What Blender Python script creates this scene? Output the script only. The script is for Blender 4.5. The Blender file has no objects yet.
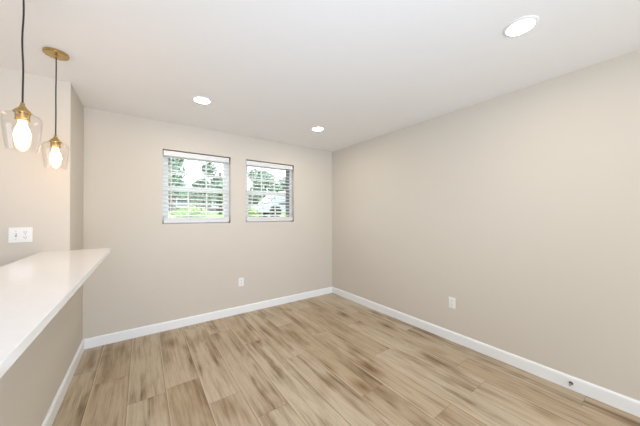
import bpy, bmesh, math, random
from mathutils import Vector, Matrix
random.seed(7)
SC = bpy.context.scene
COL = SC.collection

# ------------------------------------------------------------------ camera
F_PX, YAW, PITCH, ROLL, CAM_Z = 251.63, 35.284, -0.472, -0.1515, 1.341
a, b, c = (math.radians(v) for v in (YAW, PITCH, ROLL))
fw = Vector((math.sin(a)*math.cos(b), math.cos(a)*math.cos(b), -math.sin(b)))
r0 = Vector((math.cos(a), -math.sin(a), 0)); u0 = r0.cross(fw)
rt = r0*math.cos(c) + u0*math.sin(c); up = -r0*math.sin(c) + u0*math.cos(c)
cam_data = bpy.data.cameras.new('camera'); cam = bpy.data.objects.new('camera', cam_data); COL.objects.link(cam)
cam_data.sensor_width = 36; cam_data.lens = F_PX/640*36; cam_data.clip_start = .02; cam_data.clip_end = 300
m = Matrix((rt, up, -fw)).transposed().to_4x4(); m.translation = (0, 0, CAM_Z)
cam.matrix_world = m
SC.camera = cam

# ------------------------------------------------------------------ world and lights
w = bpy.data.worlds.new('sky'); SC.world = w; w.use_nodes = True
bg = w.node_tree.nodes['Background']
bg.inputs[0].default_value = (.90, .95, 1.0, 1); bg.inputs[1].default_value = 4.0
vs = SC.view_settings
vs.view_transform = 'Standard'; vs.look = 'None'; vs.gamma = 1; vs.use_curve_mapping = False
vs.exposure = 0.02

def area(name, loc, target, sx, sy, power, color):
    d = bpy.data.lights.new(name, 'AREA'); d.shape = 'RECTANGLE'; d.size = sx; d.size_y = sy
    d.energy = power; d.color = color
    o = bpy.data.objects.new(name, d); COL.objects.link(o)
    o.location = loc
    o.rotation_euler = (Vector(target)-Vector(loc)).to_track_quat('-Z', 'Y').to_euler()
    return o
# unseen fill lights added: behind the camera, up at the ceiling, from the kitchen
area('rear_fill', (0.6, -2.85, 1.35), (1.0, 3, 1.2), 3.4, 2.1, 115, (.83, .915, 1.0))
bl = area('ceiling_bounce_fill', (0.1, -0.95, 1.0), (0.4, 1.7, 2.44), 1.3, .8, 31, (.61, .76, 1.0)); bl.data.spread = math.radians(125)
area('kitchen_fill', (-3.3, 0.6, 1.5), (0, 1.4, 1.3), 2.2, 1.4, 37, (.73, .83, 1.0))

# ------------------------------------------------------------------ helpers
def M_new(name):
    mt = bpy.data.materials.new(name); mt.use_nodes = True
    return mt, mt.node_tree.nodes, mt.node_tree.links
def mat(name, col, rough=.5, metal=0, spec=.5, noise=0, nscale=20, bump=0, bscale=200):
    mt, N, L = M_new(name); p = N['Principled BSDF']
    p.inputs['Base Color'].default_value = (*col, 1); p.inputs['Roughness'].default_value = rough
    p.inputs['Metallic'].default_value = metal; p.inputs['Specular IOR Level'].default_value = spec
    tc = N.new('ShaderNodeTexCoord')
    if noise:
        n = N.new('ShaderNodeTexNoise'); n.inputs['Scale'].default_value = nscale; n.inputs['Detail'].default_value = 4
        L.new(tc.outputs['Object'], n.inputs['Vector'])
        r = N.new('ShaderNodeValToRGB')
        r.color_ramp.elements[0].position = .3; r.color_ramp.elements[1].position = .7
        r.color_ramp.elements[0].color = (*[v*(1-noise) for v in col], 1)
        r.color_ramp.elements[1].color = (*[min(1, v*(1+noise)) for v in col], 1)
        L.new(n.outputs['Fac'], r.inputs['Fac']); L.new(r.outputs['Color'], p.inputs['Base Color'])
    if bump:
        n2 = N.new('ShaderNodeTexNoise'); n2.inputs['Scale'].default_value = bscale; n2.inputs['Detail'].default_value = 3
        L.new(tc.outputs['Object'], n2.inputs['Vector'])
        bp = N.new('ShaderNodeBump'); bp.inputs['Strength'].default_value = bump; bp.inputs['Distance'].default_value = .002
        L.new(n2.outputs['Fac'], bp.inputs['Height']); L.new(bp.outputs['Normal'], p.inputs['Normal'])
    return mt
def emit(name, col, strength):
    mt, N, L = M_new(name); N.remove(N['Principled BSDF'])
    e = N.new('ShaderNodeEmission'); e.inputs[0].default_value = (*col, 1); e.inputs[1].default_value = strength
    L.new(e.outputs[0], N['Material Output'].inputs[0]); return mt
def clear_glass(name, tint, ior=4.0, rough=.02, haze=0):
    mt, N, L = M_new(name); N.remove(N['Principled BSDF'])
    t = N.new('ShaderNodeBsdfTransparent'); t.inputs[0].default_value = (*tint, 1)
    g = N.new('ShaderNodeBsdfGlossy'); g.inputs['Roughness'].default_value = rough
    lw = N.new('ShaderNodeLayerWeight'); lw.inputs[0].default_value = .5
    f = N.new('ShaderNodeMath'); f.operation = 'POWER'; f.inputs[1].default_value = ior; L.new(lw.outputs['Facing'], f.inputs[0])
    f2 = N.new('ShaderNodeMath'); f2.operation = 'MULTIPLY_ADD'; f2.inputs[1].default_value = .75; f2.inputs[2].default_value = .03; L.new(f.outputs[0], f2.inputs[0])
    x = N.new('ShaderNodeMixShader'); L.new(f2.outputs[0], x.inputs[0]); L.new(t.outputs[0], x.inputs[1]); L.new(g.outputs[0], x.inputs[2])
    L.new(x.outputs[0], N['Material Output'].inputs[0]); return mt

def bx(bm, x0, x1, y0, y1, z0, z1, rot=None):
    vs_ = [Vector((x, y, z)) for x in (x0, x1) for y in (y0, y1) for z in (z0, z1)]
    if rot is not None:
        ce = Vector(((x0+x1)/2, (y0+y1)/2, (z0+z1)/2)); vs_ = [ce + rot @ (v-ce) for v in vs_]
    v = [bm.verts.new(p) for p in vs_]
    for q in ((0,1,3,2), (4,6,7,5), (0,4,5,1), (2,3,7,6), (0,2,6,4), (1,5,7,3)):
        bm.faces.new([v[i] for i in q])
def lathe(bm, prof, ax=(0, 0), seg=32, cap=(True, True)):
    rings = []
    for r, z in prof:
        rings.append([bm.verts.new((ax[0]+r*math.cos(2*math.pi*k/seg), ax[1]+r*math.sin(2*math.pi*k/seg), z)) for k in range(seg)])
    for i in range(len(rings)-1):
        for k in range(seg):
            bm.faces.new((rings[i][k], rings[i][(k+1) % seg], rings[i+1][(k+1) % seg], rings[i+1][k]))
    if cap[0]: bm.faces.new(rings[0][::-1])
    if cap[1]: bm.faces.new(rings[-1])
def tube(bm, pts, r, seg=10):
    pts = [Vector(p) for p in pts]; rings = []
    for i, p in enumerate(pts):
        d = (pts[min(i+1, len(pts)-1)] - pts[max(i-1, 0)]).normalized()
        s = d.cross(Vector((0, 0, 1)) if abs(d.z) < .9 else Vector((1, 0, 0))).normalized(); t = d.cross(s)
        rings.append([bm.verts.new(p + r*(s*math.cos(2*math.pi*k/seg)+t*math.sin(2*math.pi*k/seg))) for k in range(seg)])
    for i in range(len(rings)-1):
        for k in range(seg):
            bm.faces.new((rings[i][k], rings[i][(k+1) % seg], rings[i+1][(k+1) % seg], rings[i+1][k]))
    bm.faces.new(rings[0][::-1]); bm.faces.new(rings[-1])
def prism(bm, poly, y0, y1):          # outline in x,z swept along y
    A = [bm.verts.new((x, y0, z)) for x, z in poly]; B = [bm.verts.new((x, y1, z)) for x, z in poly]
    n = len(poly); bm.faces.new(A); bm.faces.new(B[::-1])
    for i in range(n): bm.faces.new((A[i], B[i], B[(i+1) % n], A[(i+1) % n]))
def obj(name, bm, mt, parent=None, bevel=0, smooth=False, bseg=2):
    bmesh.ops.recalc_face_normals(bm, faces=bm.faces)
    me = bpy.data.meshes.new(name); bm.to_mesh(me); bm.free()
    me.materials.append(mt)
    o = bpy.data.objects.new(name, me); COL.objects.link(o)
    if parent: o.parent = parent
    if bevel:
        md = o.modifiers.new('bevel', 'BEVEL'); md.width = bevel; md.segments = bseg; md.limit_method = 'ANGLE'
    if smooth:
        for f in me.polygons: f.use_smooth = True
        me.set_sharp_from_angle(angle=math.radians(40))
    return o
def boxes(name, lst, mt, parent=None, bevel=0):
    bm = bmesh.new()
    for q in lst: bx(bm, *q)
    return obj(name, bm, mt, parent, bevel)
def thing(name, label, cat, loc=(0, 0, 0), rz=0, group=None):
    o = bpy.data.objects.new(name, None); o.empty_display_size = .05; COL.objects.link(o)
    o.location = loc; o.rotation_euler = (0, 0, rz); return tag(o, label, cat, group)
def tag(o, label, cat, group=None):
    o['label'] = label; o['category'] = cat
    if group: o['group'] = group
    return o
def struct(o): o['kind'] = 'structure'; return o
def copy_tree(o, parent=None):
    n = o.copy(); COL.objects.link(n)
    if parent: n.parent = parent
    for ch in list(o.children): copy_tree(ch, n)
    return n

# ------------------------------------------------------------------ dimensions
H, XR, YB, XL, YK, BH, BT = 2.44, 2.70, 3.452, -.483, 2.874, .10, .016
XK, YF = -3.5, -3.0

# ------------------------------------------------------------------ materials
M_wall = mat('greige_wall_paint', (.625, .573, .50), .75, spec=.25, bump=.04, bscale=350)
M_ceil = mat('white_ceiling_paint', (.86, .85, .835), .85, spec=.2, bump=.05, bscale=250)
M_trim = mat('white_trim_paint', (.85, .86, .87), .4, spec=.4)
M_counter = mat('white_quartz', (.90, .90, .90), .10, spec=.5, noise=.012, nscale=40)
M_brass = mat('brushed_brass', (.52, .37, .16), .26, metal=1)
M_cord = mat('black_cord', (.018, .016, .015), .6)
M_plastic = mat('white_plastic', (.84, .83, .81), .3)
M_slot = mat('dark_slot', (.03, .03, .03), .6)
M_screw = mat('steel_screw', (.55, .55, .54), .35, metal=1)
M_slat = mat('white_faux_wood', (.73, .725, .715), .45)
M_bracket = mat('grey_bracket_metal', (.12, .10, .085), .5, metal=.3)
M_vinyl = mat('white_vinyl', (.86, .86, .86), .35)
M_pane = clear_glass('window_glass', (.97, .985, .98), 5)
M_shade = clear_glass('lamp_glass', (.99, .985, .98), 5, .02)
M_bulb = emit('warm_bulb', (1.0, .58, .19), 64)
M_led = emit('led_diffuser', (1.0, .90, .76), 140)

def wood():
    mt, N, L = M_new('oak_vinyl_planks'); p = N['Principled BSDF']
    def nd(t, **k):
        n = N.new(t)
        for kk, v in k.items(): setattr(n, kk, v)
        return n
    def math_(op, x, y=None, clamp=False):
        n = nd('ShaderNodeMath', operation=op, use_clamp=clamp)
        for i, q in enumerate((x, y)):
            if q is None: continue
            if isinstance(q, (int, float)): n.inputs[i].default_value = q
            else: L.new(q, n.inputs[i])
        return n.outputs[0]
    def ramp(fac, stops):
        r = nd('ShaderNodeValToRGB'); e = r.color_ramp.elements
        while len(e) < len(stops): e.new(.5)
        for i, (po, co) in enumerate(stops):
            e[i].position = po; e[i].color = (*co, 1) if len(co) == 3 else co
        L.new(fac, r.inputs[0]); return r.outputs[0]
    def mix(mode, fac, A, B):
        n = nd('ShaderNodeMix', data_type='RGBA', blend_type=mode)
        if isinstance(fac, (int, float)): n.inputs[0].default_value = fac
        else: L.new(fac, n.inputs[0])
        for i, q in ((6, A), (7, B)):
            if isinstance(q, tuple): n.inputs[i].default_value = (*q, 1)
            else: L.new(q, n.inputs[i])
        return n.outputs[2]
    uv = nd('ShaderNodeUVMap', uv_map='plank').outputs[0]
    rnd = nd('ShaderNodeAttribute', attribute_name='tone').outputs['Color']
    sep = nd('ShaderNodeSeparateXYZ'); L.new(uv, sep.inputs[0]); U, V = sep.outputs[0], sep.outputs[1]
    sr = nd('ShaderNodeSeparateColor'); L.new(rnd, sr.inputs[0]); R, G, B = sr.outputs
    def noise(su, sv, scale, detail, rough=.55, dist=0, off=37.0):
        cx = nd('ShaderNodeCombineXYZ')
        L.new(math_('ADD', math_('MULTIPLY', U, su), math_('MULTIPLY', R, off)), cx.inputs[0])
        L.new(math_('ADD', math_('MULTIPLY', V, sv), math_('MULTIPLY', G, off)), cx.inputs[1])
        L.new(math_('MULTIPLY', B, 9.0), cx.inputs[2])
        n = nd('ShaderNodeTexNoise'); n.inputs['Scale'].default_value = scale; n.inputs['Detail'].default_value = detail
        n.inputs['Roughness'].default_value = rough; n.inputs['Distortion'].default_value = dist
        L.new(cx.outputs[0], n.inputs['Vector']); return n.outputs['Fac'], cx.outputs[0]
    broad, vec = noise(1, .065, 15, 4, .55, .45)
    fine, _ = noise(1, .045, 150, 3, .6, .2)
    mid, _ = noise(1, .05, 42, 4, .55, .6, 61)
    patch, _ = noise(1, .33, 5, 3, .55, .5, 83)
    base = mix('MIX', B, (.545, .44, .305), (.56, .475, .365))
    base = mix('MIX', math_('MULTIPLY', math_('POWER', R, 1.5), .75), base, (.43, .325, .21))
    dark = math_('MULTIPLY', ramp(broad, ((.38, (1, 1, 1)), (.47, (.5, .5, .5)), (.55, (0, 0, 0)))), ramp(patch, ((.40, (1, 1, 1)), (.60, (.12, .12, .12)))))
    col = mix('MIX', math_('MULTIPLY', dark, .8), base, mix('MULTIPLY', 1.0, base, (.50, .42, .34)))
    col = mix('MULTIPLY', math_('ADD', math_('MULTIPLY', dark, .6), .36), col, ramp(mid, ((.34, (.50, .44, .36)), (.50, (1, 1, 1)), (.70, (1.08, 1.07, 1.05)))))
    col = mix('MULTIPLY', .6, col, ramp(fine, ((.30, (.74, .69, .62)), (.55, (1.04, 1.04, 1.04)))))
    col = mix('MULTIPLY', .6, col, ramp(patch, ((.30, (.72, .64, .54)), (.50, (1, 1, 1)), (.72, (1.06, 1.07, 1.10)))))
    # knots
    nf, kvec = noise(1, .42, 4.6, 2, .5, .3, 53)
    vo = nd('ShaderNodeTexVoronoi'); vo.inputs['Scale'].default_value = 4.6; vo.inputs['Randomness'].default_value = .85
    L.new(kvec, vo.inputs['Vector'])
    kc = nd('ShaderNodeSeparateColor'); L.new(vo.outputs['Color'], kc.inputs[0])
    keep = math_('GREATER_THAN', kc.outputs[0], .45)
    kd = math_('ADD', vo.outputs['Distance'], math_('MULTIPLY', math_('SUBTRACT', mid, .5), .22))
    col = mix('MULTIPLY', math_('MULTIPLY', keep, .95), col, ramp(kd, ((.05, (.32, .25, .18)), (.12, (.58, .50, .41)), (.22, (.84, .78, .71)), (.36, (1, 1, 1)))))
    # seams between planks: dark joint and the pale eased edge next to it
    su = math_('MINIMUM', U, math_('SUBTRACT', .235, U))
    lv = nd('ShaderNodeAttribute', attribute_name='plank_len').outputs['Fac']
    sv = math_('MINIMUM', V, math_('SUBTRACT', lv, V))
    d = math_('MINIMUM', su, sv)
    col = mix('MIX', ramp(math_('MULTIPLY', U, 10), ((.03, (.55, .55, .55)), (.07, (.45, .45, .45)), (.13, (0, 0, 0)))), col, (.66, .55, .41))
    col = mix('MULTIPLY', ramp(math_('MULTIPLY', math_('SUBTRACT', .235, U), 10), ((.02, (.6, .6, .6)), (.12, (0, 0, 0)))), col, (.66, .58, .5))
    col = mix('MULTIPLY', .85, col, ramp(math_('MULTIPLY', d, 100), ((.0, (.42, .36, .28)), (.10, (.6, .53, .45)), (.17, (1, 1, 1)))))
    L.new(col, p.inputs['Base Color'])
    p.inputs['Roughness'].default_value = .42; p.inputs['Specular IOR Level'].default_value = .35
    bp = nd('ShaderNodeBump'); bp.inputs['Strength'].default_value = .15; bp.inputs['Distance'].default_value = .001
    L.new(math_('ADD', math_('MULTIPLY', fine, .5), math_('MULTIPLY', math_('MINIMUM', d, .003), 200)), bp.inputs['Height'])
    L.new(bp.outputs[0], p.inputs['Normal'])
    return mt

# ------------------------------------------------------------------ structure
# floor: one mesh, one face per plank, joints where the photo shows them
def floor():
    PW, X0 = .235, -.317
    joints = {0: 2.665, 1: 2.246, 2: 2.285, 3: 1.925, 4: 1.61, 5: 2.59, 6: 2.10, 7: 1.35, 8: 2.35, 9: 1.67, 10: .90, 11: 1.13, 12: .393, -1: 1.5}
    bm = bmesh.new(); uvl = bm.loops.layers.uv.new('plank')
    tone = bm.loops.layers.float_color.new('tone'); ln = bm.faces.layers.float.new('plank_len')
    k0 = math.floor((XK-X0)/PW); k1 = math.ceil((XR-X0)/PW)
    rn = random.Random(21)
    for k in range(k0, k1):
        x0, x1 = X0+k*PW, X0+(k+1)*PW
        xa, xb = max(x0, XK), min(x1, XR)
        if xb - xa < .001: continue
        j = joints.get(k, rn.uniform(0, 1.4)); LEN = 1.42
        y = j - LEN*math.ceil((j-YF)/LEN)
        while y < YB:
            ya, yb = max(y, YF), min(y+LEN, YB)
            if yb - ya > .001:
                v = [bm.verts.new(q) for q in ((xa, ya, 0), (xb, ya, 0), (xb, yb, 0), (xa, yb, 0))]
                f = bm.faces.new(v); f[ln] = LEN
                t = (rn.random(), rn.random(), rn.random(), 1)
                for lp in f.loops:
                    lp[uvl].uv = (lp.vert.co.x-x0, lp.vert.co.y-y); lp[tone] = t
            y += LEN
    return struct(obj('floor', bm, wood()))
floor()
struct(boxes('ceiling', [(XK-.15, XR+.15, YF-.15, YB+.15, H, H+.1)], M_ceil))
struct(boxes('wall_right', [(XR, XR+.15, YF, YB, 0, H)], M_wall))
WIN = ((.195, .972, 1.240, 2.121), (1.180, 1.942, 1.242, 2.122))
wl = []
xs = [XK, WIN[0][0], WIN[0][1], WIN[1][0], WIN[1][1], XR]
for i in (0, 2, 4): wl.append((xs[i], xs[i+1], YB, YB+.16, 0, H))
for x0, x1, z0, z1 in WIN: wl += [(x0, x1, YB, YB+.16, 0, z0), (x0, x1, YB, YB+.16, z1, H)]
bm = bmesh.new()
for q in wl: bx(bm, *q)
bmesh.ops.remove_doubles(bm, verts=bm.verts, dist=1e-5)
struct(obj('wall_back', bm, M_wall))
struct(boxes('wall_kitchen', [(XK, XL, YK, YB-.001, 0, H)], M_wall))
struct(boxes('wall_left', [(XL-.125, XL, -1.2, YK-.0005, 0, 1.0575-.032)], M_wall))
struct(boxes('wall_front', [(XK, XR, YF-.15, YF, 0, H)], M_wall))
struct(boxes('wall_far_left', [(XK-.15, XK, YF, YB, 0, H)], M_wall))
def baseboard(name, p0, p1, n):      # p0->p1 along the wall, n into the room
    bm = bmesh.new(); prof = ((0, 0), (BT, 0), (BT, BH-.014), (BT-.003, BH-.006), (BT-.009, BH), (0, BH))
    A = [bm.verts.new((p0[0]+n[0]*d, p0[1]+n[1]*d, z)) for d, z in prof]
    B = [bm.verts.new((p1[0]+n[0]*d, p1[1]+n[1]*d, z)) for d, z in prof]
    for i in range(6): bm.faces.new((A[i], A[(i+1) % 6], B[(i+1) % 6], B[i]))
    bm.faces.new(A); bm.faces.new(B[::-1])
    return struct(obj(name, bm, M_trim))
baseboard('baseboard_back', (XL, YB), (XR, YB), (0, -1))
baseboard('baseboard_right', (XR, YF), (XR, YB-BT), (-1, 0))
baseboard('baseboard_left', (XL, -1.2), (XL, YB-BT), (1, 0))

# windows: double-hung with colonial grids, set back in the wall
def window(n, x0, x1, z0, z1):
    y0, y1 = YB+.075, YB+.15; fwid = .032
    root = struct(boxes('window_%d' % n, [(x0, x0+fwid, y0, y1, z0, z1), (x1-fwid, x1, y0, y1, z0, z1),
                  (x0+fwid, x1-fwid, y0, y1, z0, z0+fwid), (x0+fwid, x1-fwid, y0, y1, z1-fwid, z1)], M_vinyl))
    zm = 1.672
    for nm, za, zb, ya in (('lower_sash', z0+fwid, zm+.02, y0+.008), ('upper_sash', zm-.02, z1-fwid, y0+.038)):
        xa, xb, s, d = x0+fwid, x1-fwid, .034, .028
        sash = boxes(nm, [(xa, xa+s, ya, ya+d, za, zb), (xb-s, xb, ya, ya+d, za, zb),
                          (xa+s, xb-s, ya, ya+d, za, za+s+.006), (xa+s, xb-s, ya, ya+d, zb-s-.006, zb)], M_vinyl, root)
        ga, gb, ha, hb = xa+s, xb-s, za+s+.006, zb-s-.006
        t = .009
        boxes('muntin_grid', [(ga+(gb-ga)*k/3-t, ga+(gb-ga)*k/3+t, ya+.006, ya+.010, ha, hb) for k in (1, 2)] +
              [(ga, gb, ya+.0055, ya+.0098, (ha+hb)/2-t, (ha+hb)/2+t)], M_vinyl, sash)
        boxes('pane', [(ga, gb, ya+.012, ya+.016, ha, hb)], M_pane, sash)
    return root
roots = [window(i+1, *q) for i, q in enumerate(WIN)]
boxes('jamb_track', [(1.842, 1.905, YB+.078, YB+.082, 1.28, 2.085)], mat('dark_jamb_liner', (.16, .16, .19), .6), roots[1])

# ------------------------------------------------------------------ bar counter
t = boxes('bar_counter', [(-.645, -.221, -1.25, YK-.001, 1.0575-.031, 1.0575)], M_counter, bevel=.0025)
tag(t, 'white glossy quartz bar top running along the half wall at left', 'counter')

# ------------------------------------------------------------------ window blinds
def blind(x0, x1, z0, z1, label):
    xa, xb = x0+.006, x1-.006; yf = YB+.006
    t = thing('window_blind', label, 'blind', (0, 0, 0), 0, 'white slatted blinds in the windows')
    boxes('headrail', [(xa, xb, yf+.012, yf+.062, z1-.050, z1-.001)], M_bracket, t)  # coloured dark to draw the shadow gap above the valance
    boxes('valance', [(xa+.002, xb-.012, yf, yf+.010, z1-.072, z1-.014)], M_slat, t, .002)
    bm = bmesh.new(); ys = yf+.034
    zt, zb, n = z1-.085, z0+.098, 15
    for k in range(n):
        z = zt-(zt-zb)*k/(n-1); tl = math.radians(18); wd = .025
        prof = []
        for s, th in ((1, .0014), (-1, -.0014)):
            for q in ((-1, -.5, 0, .5, 1) if s == 1 else (1, .5, 0, -.5, -1)):
                dy, dz = q*wd, .0022*(1-q*q)+th
                prof.append((ys+dy*math.cos(tl)-dz*math.sin(tl), z+dy*math.sin(tl)+dz*math.cos(tl)))
        A = [bm.verts.new((xa+.006, y, zz)) for y, zz in prof]; B = [bm.verts.new((xb-.006, y, zz)) for y, zz in prof]
        nn = len(prof)
        for i in range(nn): bm.faces.new((A[i], A[(i+1) % nn], B[(i+1) % nn], B[i]))
        bm.faces.new(A); bm.faces.new(B[::-1])
    obj('slats', bm, M_slat, t)
    # surplus slats resting on the bottom rail
    boxes('bottom_rail', [(xa+.006, xb-.006, ys-.026, ys+.026, z0+.014, z0+.032)], M_slat, t, .003)
    boxes('stacked_slats', [(xa+.006, xb-.006, ys-.025, ys+.025, z0+.0325+.0092*k, z0+.0405+.0092*k) for k in range(5)], M_slat, t)
    for fx in (.10, .5, .90):
        x = xa+(xb-xa)*fx; bm = bmesh.new()
        for yy in (ys-.0265, ys+.0265): bx(bm, x-.0012, x+.0012, yy-.0006, yy+.0006, z0+.03, z1-.05)
        obj('ladder_cord', bm, M_slat, t)
    bm = bmesh.new(); tube(bm, [(xa+.085, yf-.006, z1-.07), (xa+.085, yf-.007, z1-.62)], .0035, 8); obj('tilt_wand', bm, M_plastic, t)
    boxes('end_bracket', [(x1-.012, x1-.001, yf-.002, yf+.064, z1-.048, z1-.0005)], M_bracket, t)
    for x in (x0+.001, x1-.012):
        boxes('hold_down_bracket', [(x, x+.011, yf+.004, yf+.05, z0+.0005, z0+.034)], M_bracket, t)
    return t
blind(*WIN[0], 'white slatted blind covering the left window of the pair')
blind(*WIN[1], 'white slatted blind covering the right window, nearer the room corner')

# ------------------------------------------------------------------ pendant lamps
def pendant(x, y, zc, label, wav):
    t = thing('pendant_lamp', label, 'pendant lamp', (x, y, 0), 0, 'brass and glass pendants over the bar')
    bm = bmesh.new(); lathe(bm, [(.002, H-.0005), (.0635, H-.0005), (.0635, H-.014), (.060, H-.018), (.014, H-.021), (.008, H-.030), (.002, H-.031)]); obj('canopy', bm, M_brass, t, smooth=True)
    pts = []
    for k in range(25):
        f = k/24; pts.append((wav*math.sin(f*9)*.3*math.sin(f*math.pi), wav*math.sin(f*11+.6)*math.sin(f*math.pi), H-.028-(H-.028-zc)*f))
    bm = bmesh.new(); tube(bm, pts, .0034); obj('cord', bm, M_cord, t, smooth=True)
    bm = bmesh.new(); lathe(bm, [(.003, zc+.004), (.0075, zc+.003), (.009, zc-.010), (.016, zc-.022), (.029, zc-.036), (.032, zc-.043), (.031, zc-.047),
                                (.0245, zc-.049), (.0245, zc-.078), (.021, zc-.082), (.003, zc-.083)]); obj('socket_cap', bm, M_brass, t, smooth=True)
    out = [(.027, zc-.048), (.046, zc-.050), (.057, zc-.056), (.0640, zc-.068), (.0655, zc-.084), (.0625, zc-.125), (.0575, zc-.175), (.0515, zc-.222)]
    inn = [(r-.0028, z-.0028 if i < 3 else z) for i, (r, z) in enumerate(out)]
    bm = bmesh.new(); lathe(bm, out+inn[::-1]+[out[0]], seg=48, cap=(False, False)); bmesh.ops.remove_doubles(bm, verts=bm.verts, dist=1e-6)
    obj('glass_shade', bm, M_shade, t, smooth=True)
    zb = zc-.084
    bm = bmesh.new(); lathe(bm, [(.003, zb), (.0135, zb), (.0135, zb-.012), (.018, zb-.026), (.024, zb-.045), (.0275, zb-.062), (.027, zb-.076), (.023, zb-.091), (.015, zb-.102), (.006, zb-.107), (.001, zb-.1075)]); obj('bulb', bm, M_bulb, t, smooth=True)
    return t
pendant(-.463, 1.783, 1.872, 'glass pendant lamp with brass cap at left photo edge, nearer the camera', .006)
pendant(-.475, 2.405, 1.880, 'glass pendant lamp whose round brass ceiling plate shows, nearer the kitchen wall', .0015)

# ------------------------------------------------------------------ recessed ceiling lights
def downlight(x, y, label):
    t = thing('ceiling_light', label, 'ceiling light', (x, y, H), 0, 'round recessed lights in the ceiling')
    bm = bmesh.new(); lathe(bm, [(.066, -.0005), (.083, -.0005), (.083, -.003), (.070, -.008), (.066, -.007), (.066, -.0005)], seg=48, cap=(False, False)); obj('trim_ring', bm, M_plastic, t, smooth=True)
    bm = bmesh.new(); lathe(bm, [(.0655, -.001), (.0655, -.0055), (.05, -.0062), (.001, -.0065)], seg=48); obj('diffuser', bm, M_led, t)
    return t
downlight(1.803, .515, 'large looking round recessed light in ceiling near the right wall, closest to camera')
downlight(.464, 2.596, 'round recessed ceiling light in front of the left window')
downlight(1.822, 2.622, 'smallest looking round recessed ceiling light, near the far room corner')

# ------------------------------------------------------------------ outlets
def receptacle(t, cx):
    for s in (1, -1):
        cz = s*.0195; bm = bmesh.new()
        pts = [(.0165*math.cos(q)+cx, max(-.0138, min(.0138, .0175*math.sin(q)))+cz) for q in [2*math.pi*k/24 for k in range(24)]]
        prism(bm, pts, -.0075, -.003); r = obj('receptacle', bm, M_plastic, t)
        boxes('slot', [(cx-.0078, cx-.0052, -.0079, -.007, cz-.0015, cz+.0075)], M_slot, r)
        boxes('slot', [(cx+.0052, cx+.0078, -.0079, -.007, cz-.0005, cz+.0065)], M_slot, r)
        bm = bmesh.new(); lathe(bm, [(.0028, -.0005), (.0028, .0004)], seg=12)
        bmesh.ops.rotate(bm, verts=bm.verts, matrix=Matrix.Rotation(math.pi/2, 3, 'X')); bmesh.ops.translate(bm, verts=bm.verts, vec=(cx, -.0075, cz-.0075)); obj('ground_hole', bm, M_slot, r)
def screw(t, x, z):
    bm = bmesh.new(); lathe(bm, [(.0032, -.0008), (.0032, .0008), (.002, .0014)], seg=12)
    bmesh.ops.rotate(bm, verts=bm.verts, matrix=Matrix.Rotation(math.pi/2, 3, 'X')); bmesh.ops.translate(bm, verts=bm.verts, vec=(x, -.006, z)); obj('screw', bm, M_screw, t)
def plate(t, w): boxes('cover_plate', [(-w/2, w/2, -.0058, -.0003, -.0575, .0575)], M_plastic, t, .003)
def outlet(loc, rz, label):
    t = thing('wall_outlet', label, 'outlet', loc, rz, 'single white outlets on the walls')
    plate(t, .072); receptacle(t, 0); screw(t, 0, 0); return t
outlet((1.113, YB, .427), 0, 'white outlet low on the back wall below the windows')
outlet((XR, 1.382, .405), -math.pi/2, 'white outlet low on the right wall above the baseboard')
t = thing('switch_outlet', 'wide white switch and outlet plate on wall just above the bar top', 'switch plate', (-.750, YK, 1.196))
plate(t, .122); receptacle(t, .024)
b_ = boxes('toggle_surround', [(-.0295, -.0185, -.0066, -.004, -.0125, .0125)], mat('grey_toggle_surround', (.42, .41, .40), .5), t)
boxes('toggle', [(-.0265, -.0215, -.017, -.005, -.001, .009)], M_plastic, t, .001)
for x, z in ((.024, 0), (-.024, .030), (-.024, -.030)): screw(t, x, z)

# ------------------------------------------------------------------ door stop on the right baseboard
t = thing('door_stop', 'small dark metal door stop sticking out of the right baseboard', 'door stop', (XR-BT, .473, .050))
def rod(name, x0, x1, r0_, r1_, mt):
    bm = bmesh.new(); lathe(bm, [(r0_, x0), (r1_, x1)], seg=16); bmesh.ops.rotate(bm, verts=bm.verts, matrix=Matrix.Rotation(-math.pi/2, 3, 'Y')); obj(name, bm, mt, t, smooth=True)
rod('base', .0003, .008, .0125, .009, M_bracket)
rod('rod', .008, .030, .0045, .0045, M_screw)
rod('tip', .030, .040, .007, .007, M_screw)

# ------------------------------------------------------------------ outside
M_lawn = mat('lawn_grass', (.20, .34, .09), .9, noise=.3, nscale=6)
M_leafA = mat('pale_leaves', (.30, .38, .32), .7, noise=.3, nscale=3)  # outdoor haze put into the leaf colour as paleness
M_leafB = mat('light_green_leaves', (.32, .46, .12), .7, noise=.3, nscale=5)
M_bark = mat('bark', (.10, .075, .06), .9, noise=.3, nscale=12)
M_siding = mat('grey_siding', (.07, .085, .088), .7, noise=.05)
M_roof = mat('dark_shingles', (.03, .036, .038), .9, noise=.25, nscale=8)
M_car = mat('white_car_paint', (.36, .40, .46), .25)
M_carglass = mat('dark_car_glass', (.06, .08, .10), .1)
M_tyre = mat('tyre_rubber', (.02, .02, .02), .8)
def gz(y): return 0.95 + .028*(y-4)
bm = bmesh.new()
v = [bm.verts.new(q) for q in ((-25, YB+.17, gz(YB)), (60, YB+.17, gz(YB)), (60, 60, gz(60)), (-25, 60, gz(60)))]; bm.faces.new(v)
g = struct(obj('ground', bm, M_lawn))
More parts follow.
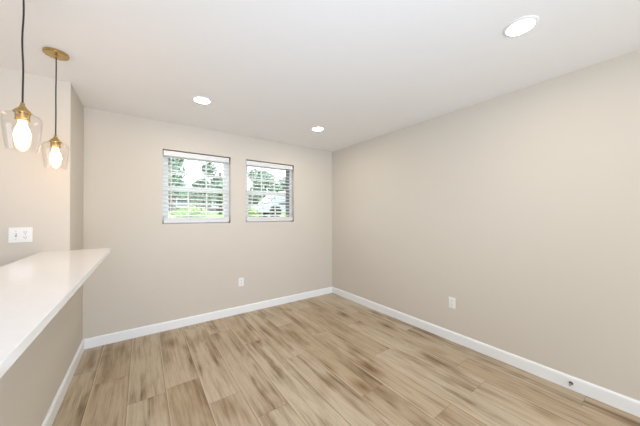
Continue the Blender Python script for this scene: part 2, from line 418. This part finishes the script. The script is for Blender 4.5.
def leaf_blob(bm, cen, rad, n, size, rn):
    for _ in range(n):
        d = Vector((rn.gauss(0, 1), rn.gauss(0, 1), rn.gauss(0, 1))).normalized()*(rn.random()**.4)
        p = Vector(cen)+Vector((d.x*rad[0], d.y*rad[1], d.z*rad[2]))
        q = Matrix.Rotation(rn.uniform(0, 6.28), 3, Vector((rn.gauss(0, 1), rn.gauss(0, 1), rn.gauss(0, 1))).normalized())
        s = size*rn.uniform(.6, 1.3)
        f = [bm.verts.new(p + q @ Vector(k)) for k in ((-s, 0, 0), (0, -s*.5, 0), (s, 0, s*.2), (0, s*.5, 0))]; bm.faces.new(f)
def tree(x, y, h, crown, label, seed):
    rn = random.Random(seed); z = gz(y)
    t = thing('tree', label, 'tree', (x, y, z), 0, 'trees outside the windows')
    bm = bmesh.new(); pts = [(0, 0, -.1), (.05, 0, h*.3), (-.05, .05, h*.55), (0, 0, h*.85)]; tube(bm, pts, .13, 8)
    for k in range(5):
        an = k*1.26+rn.random(); tube(bm, [(0, 0, h*(.4+.06*k)), (math.cos(an)*crown*.35, math.sin(an)*crown*.35, h*(.55+.06*k)), (math.cos(an)*crown*.7, math.sin(an)*crown*.7, h*(.62+.06*k))], .05, 6)
    obj('trunk', bm, M_bark, t)
    bm = bmesh.new()
    for k in range(9):
        an = rn.uniform(0, 6.28); rr = crown*.6*math.sqrt(rn.random())
        leaf_blob(bm, (math.cos(an)*rr, math.sin(an)*rr, h*rn.uniform(.38, .9)), (crown*.42,)*2+(h*.15,), 330, .17, rn)
    obj('foliage', bm, M_leafA, t)
    return t
tree(1.75, 20.0, 4.6, 1.25, 'pale tree outside, in the left half of the left window', 1)
tree(5.1, 21.0, 3.9, 1.35, 'pale tree outside, at right in the left window', 2)
tree(9.0, 21.0, 3.9, 1.6, 'pale tree outside, in the left half of the right window', 3)
tree(12.3, 23.0, 4.6, 1.7, 'pale tree outside, above the van in the right window', 8)
tree(4.35, 24.0, 3.0, 1.3, 'small pale tree outside, low in the middle of the left window', 12)
def shrub(x, y, h, w_, label, seed):
    rn = random.Random(seed); t = thing('shrub', label, 'shrub', (x, y, gz(y)), 0, 'light green shrubs on the lawn')
    bm = bmesh.new()
    for k in range(5):
        an = k*1.3; tube(bm, [(0, 0, -.05), (math.cos(an)*w_*.3, math.sin(an)*w_*.3, h*.6)], .012, 5)
    obj('stem', bm, M_bark, t)
    bm = bmesh.new()
    for k in range(6): leaf_blob(bm, (rn.uniform(-.5, .5)*w_, rn.uniform(-.4, .4)*w_, h*rn.uniform(.4, .7)), (w_*.45, w_*.45, h*.3), 130, .05, rn)
    obj('foliage', bm, M_leafB, t)
shrub(.95, 7.2, .62, .55, 'light green shrub outside, lower left of the left window', 4)
shrub(2.55, 7.4, .62, .6, 'light green shrub outside, lower right of the left window', 5)
# house across the lawn
hx0, hx1, hy, hz = 1.0, 19.5, 31.0, gz(31)
t = thing('house', 'low grey house with dark roof across the lawn, seen through blinds', 'house', ((hx0+hx1)/2, hy, hz))
hw = (hx1-hx0)/2
boxes('wall', [(-hw, hw, 0, 7, -.2, 1.75)], M_siding, t)
bm = bmesh.new()
A = [bm.verts.new(q) for q in ((-hw-.4, -.5, 1.6), (-hw-.4, 3.5, 2.9), (-hw-.4, 7.5, 1.6), (-hw-.4, 3.5, 1.45))]
B = [bm.verts.new(v_.co+Vector((2*hw+.8, 0, 0))) for v_ in A]
for i in range(4): bm.faces.new((A[i], A[(i+1) % 4], B[(i+1) % 4], B[i]))
bm.faces.new(A); bm.faces.new(B[::-1]); obj('roof', bm, M_roof, t)
for k in range(5):
    x = -hw+2+k*3.6
    f = boxes('window', [(x, x+1.2, -.04, .02, .6, 1.5)], M_vinyl, t); boxes('pane', [(x+.08, x+1.12, -.06, -.03, .68, 1.42)], M_carglass, f)
# parked car
cx_, cy_ = 6.25, 12.6
t = thing('van', 'white parked van outside, seen in lower half of the right window', 'van', (cx_, cy_, gz(cy_)+.03))
body = [(-1.62, .28), (-1.66, .45), (-1.40, .58), (-1.08, .66), (-.42, 1.28), (-.15, 1.40), (1.4, 1.44), (2.2, 1.40), (2.3, .9), (2.32, .30), (1.95, .25), (-1.5, .25)]
bm = bmesh.new(); prism(bm, body, -.85, .85); obj('body', bm, M_car, t, .05)
for q in ([(-.55, .66), (-.42, .82), (.25, .86), (.25, .66)], [(.34, .66), (.34, .86), (1.3, .88), (1.3, .66)]):
    bm = bmesh.new(); prism(bm, q, -.87, -.84); obj('side_window', bm, M_carglass, t)
bm = bmesh.new()
wv = [bm.verts.new(q) for q in ((-1.02, -.72, .735), (-.46, -.66, 1.26), (-.46, .66, 1.26), (-1.02, .72, .735))]
wv2 = [bm.verts.new(q.co+Vector((-.02, 0, .02))) for q in wv]
for i in range(4): bm.faces.new((wv[i], wv[(i+1) % 4], wv2[(i+1) % 4], wv2[i]))
bm.faces.new(wv2); bm.faces.new(wv[::-1]); obj('windscreen', bm, mat('pale_windscreen', (.24, .28, .33), .08), t)  # pale glass colour stands in for the reflected sky
for x in (-.70, 1.55):
    for y in (-.78, .78):
        bm = bmesh.new(); lathe(bm, [(.18, -.1), (.31, -.1), (.33, -.07), (.33, .07), (.31, .1), (.18, .1)], seg=24)
        bmesh.ops.rotate(bm, verts=bm.verts, matrix=Matrix.Rotation(math.pi/2, 3, 'X')); bmesh.ops.translate(bm, verts=bm.verts, vec=(x, y, .30)); obj('wheel', bm, M_tyre, t, smooth=True)
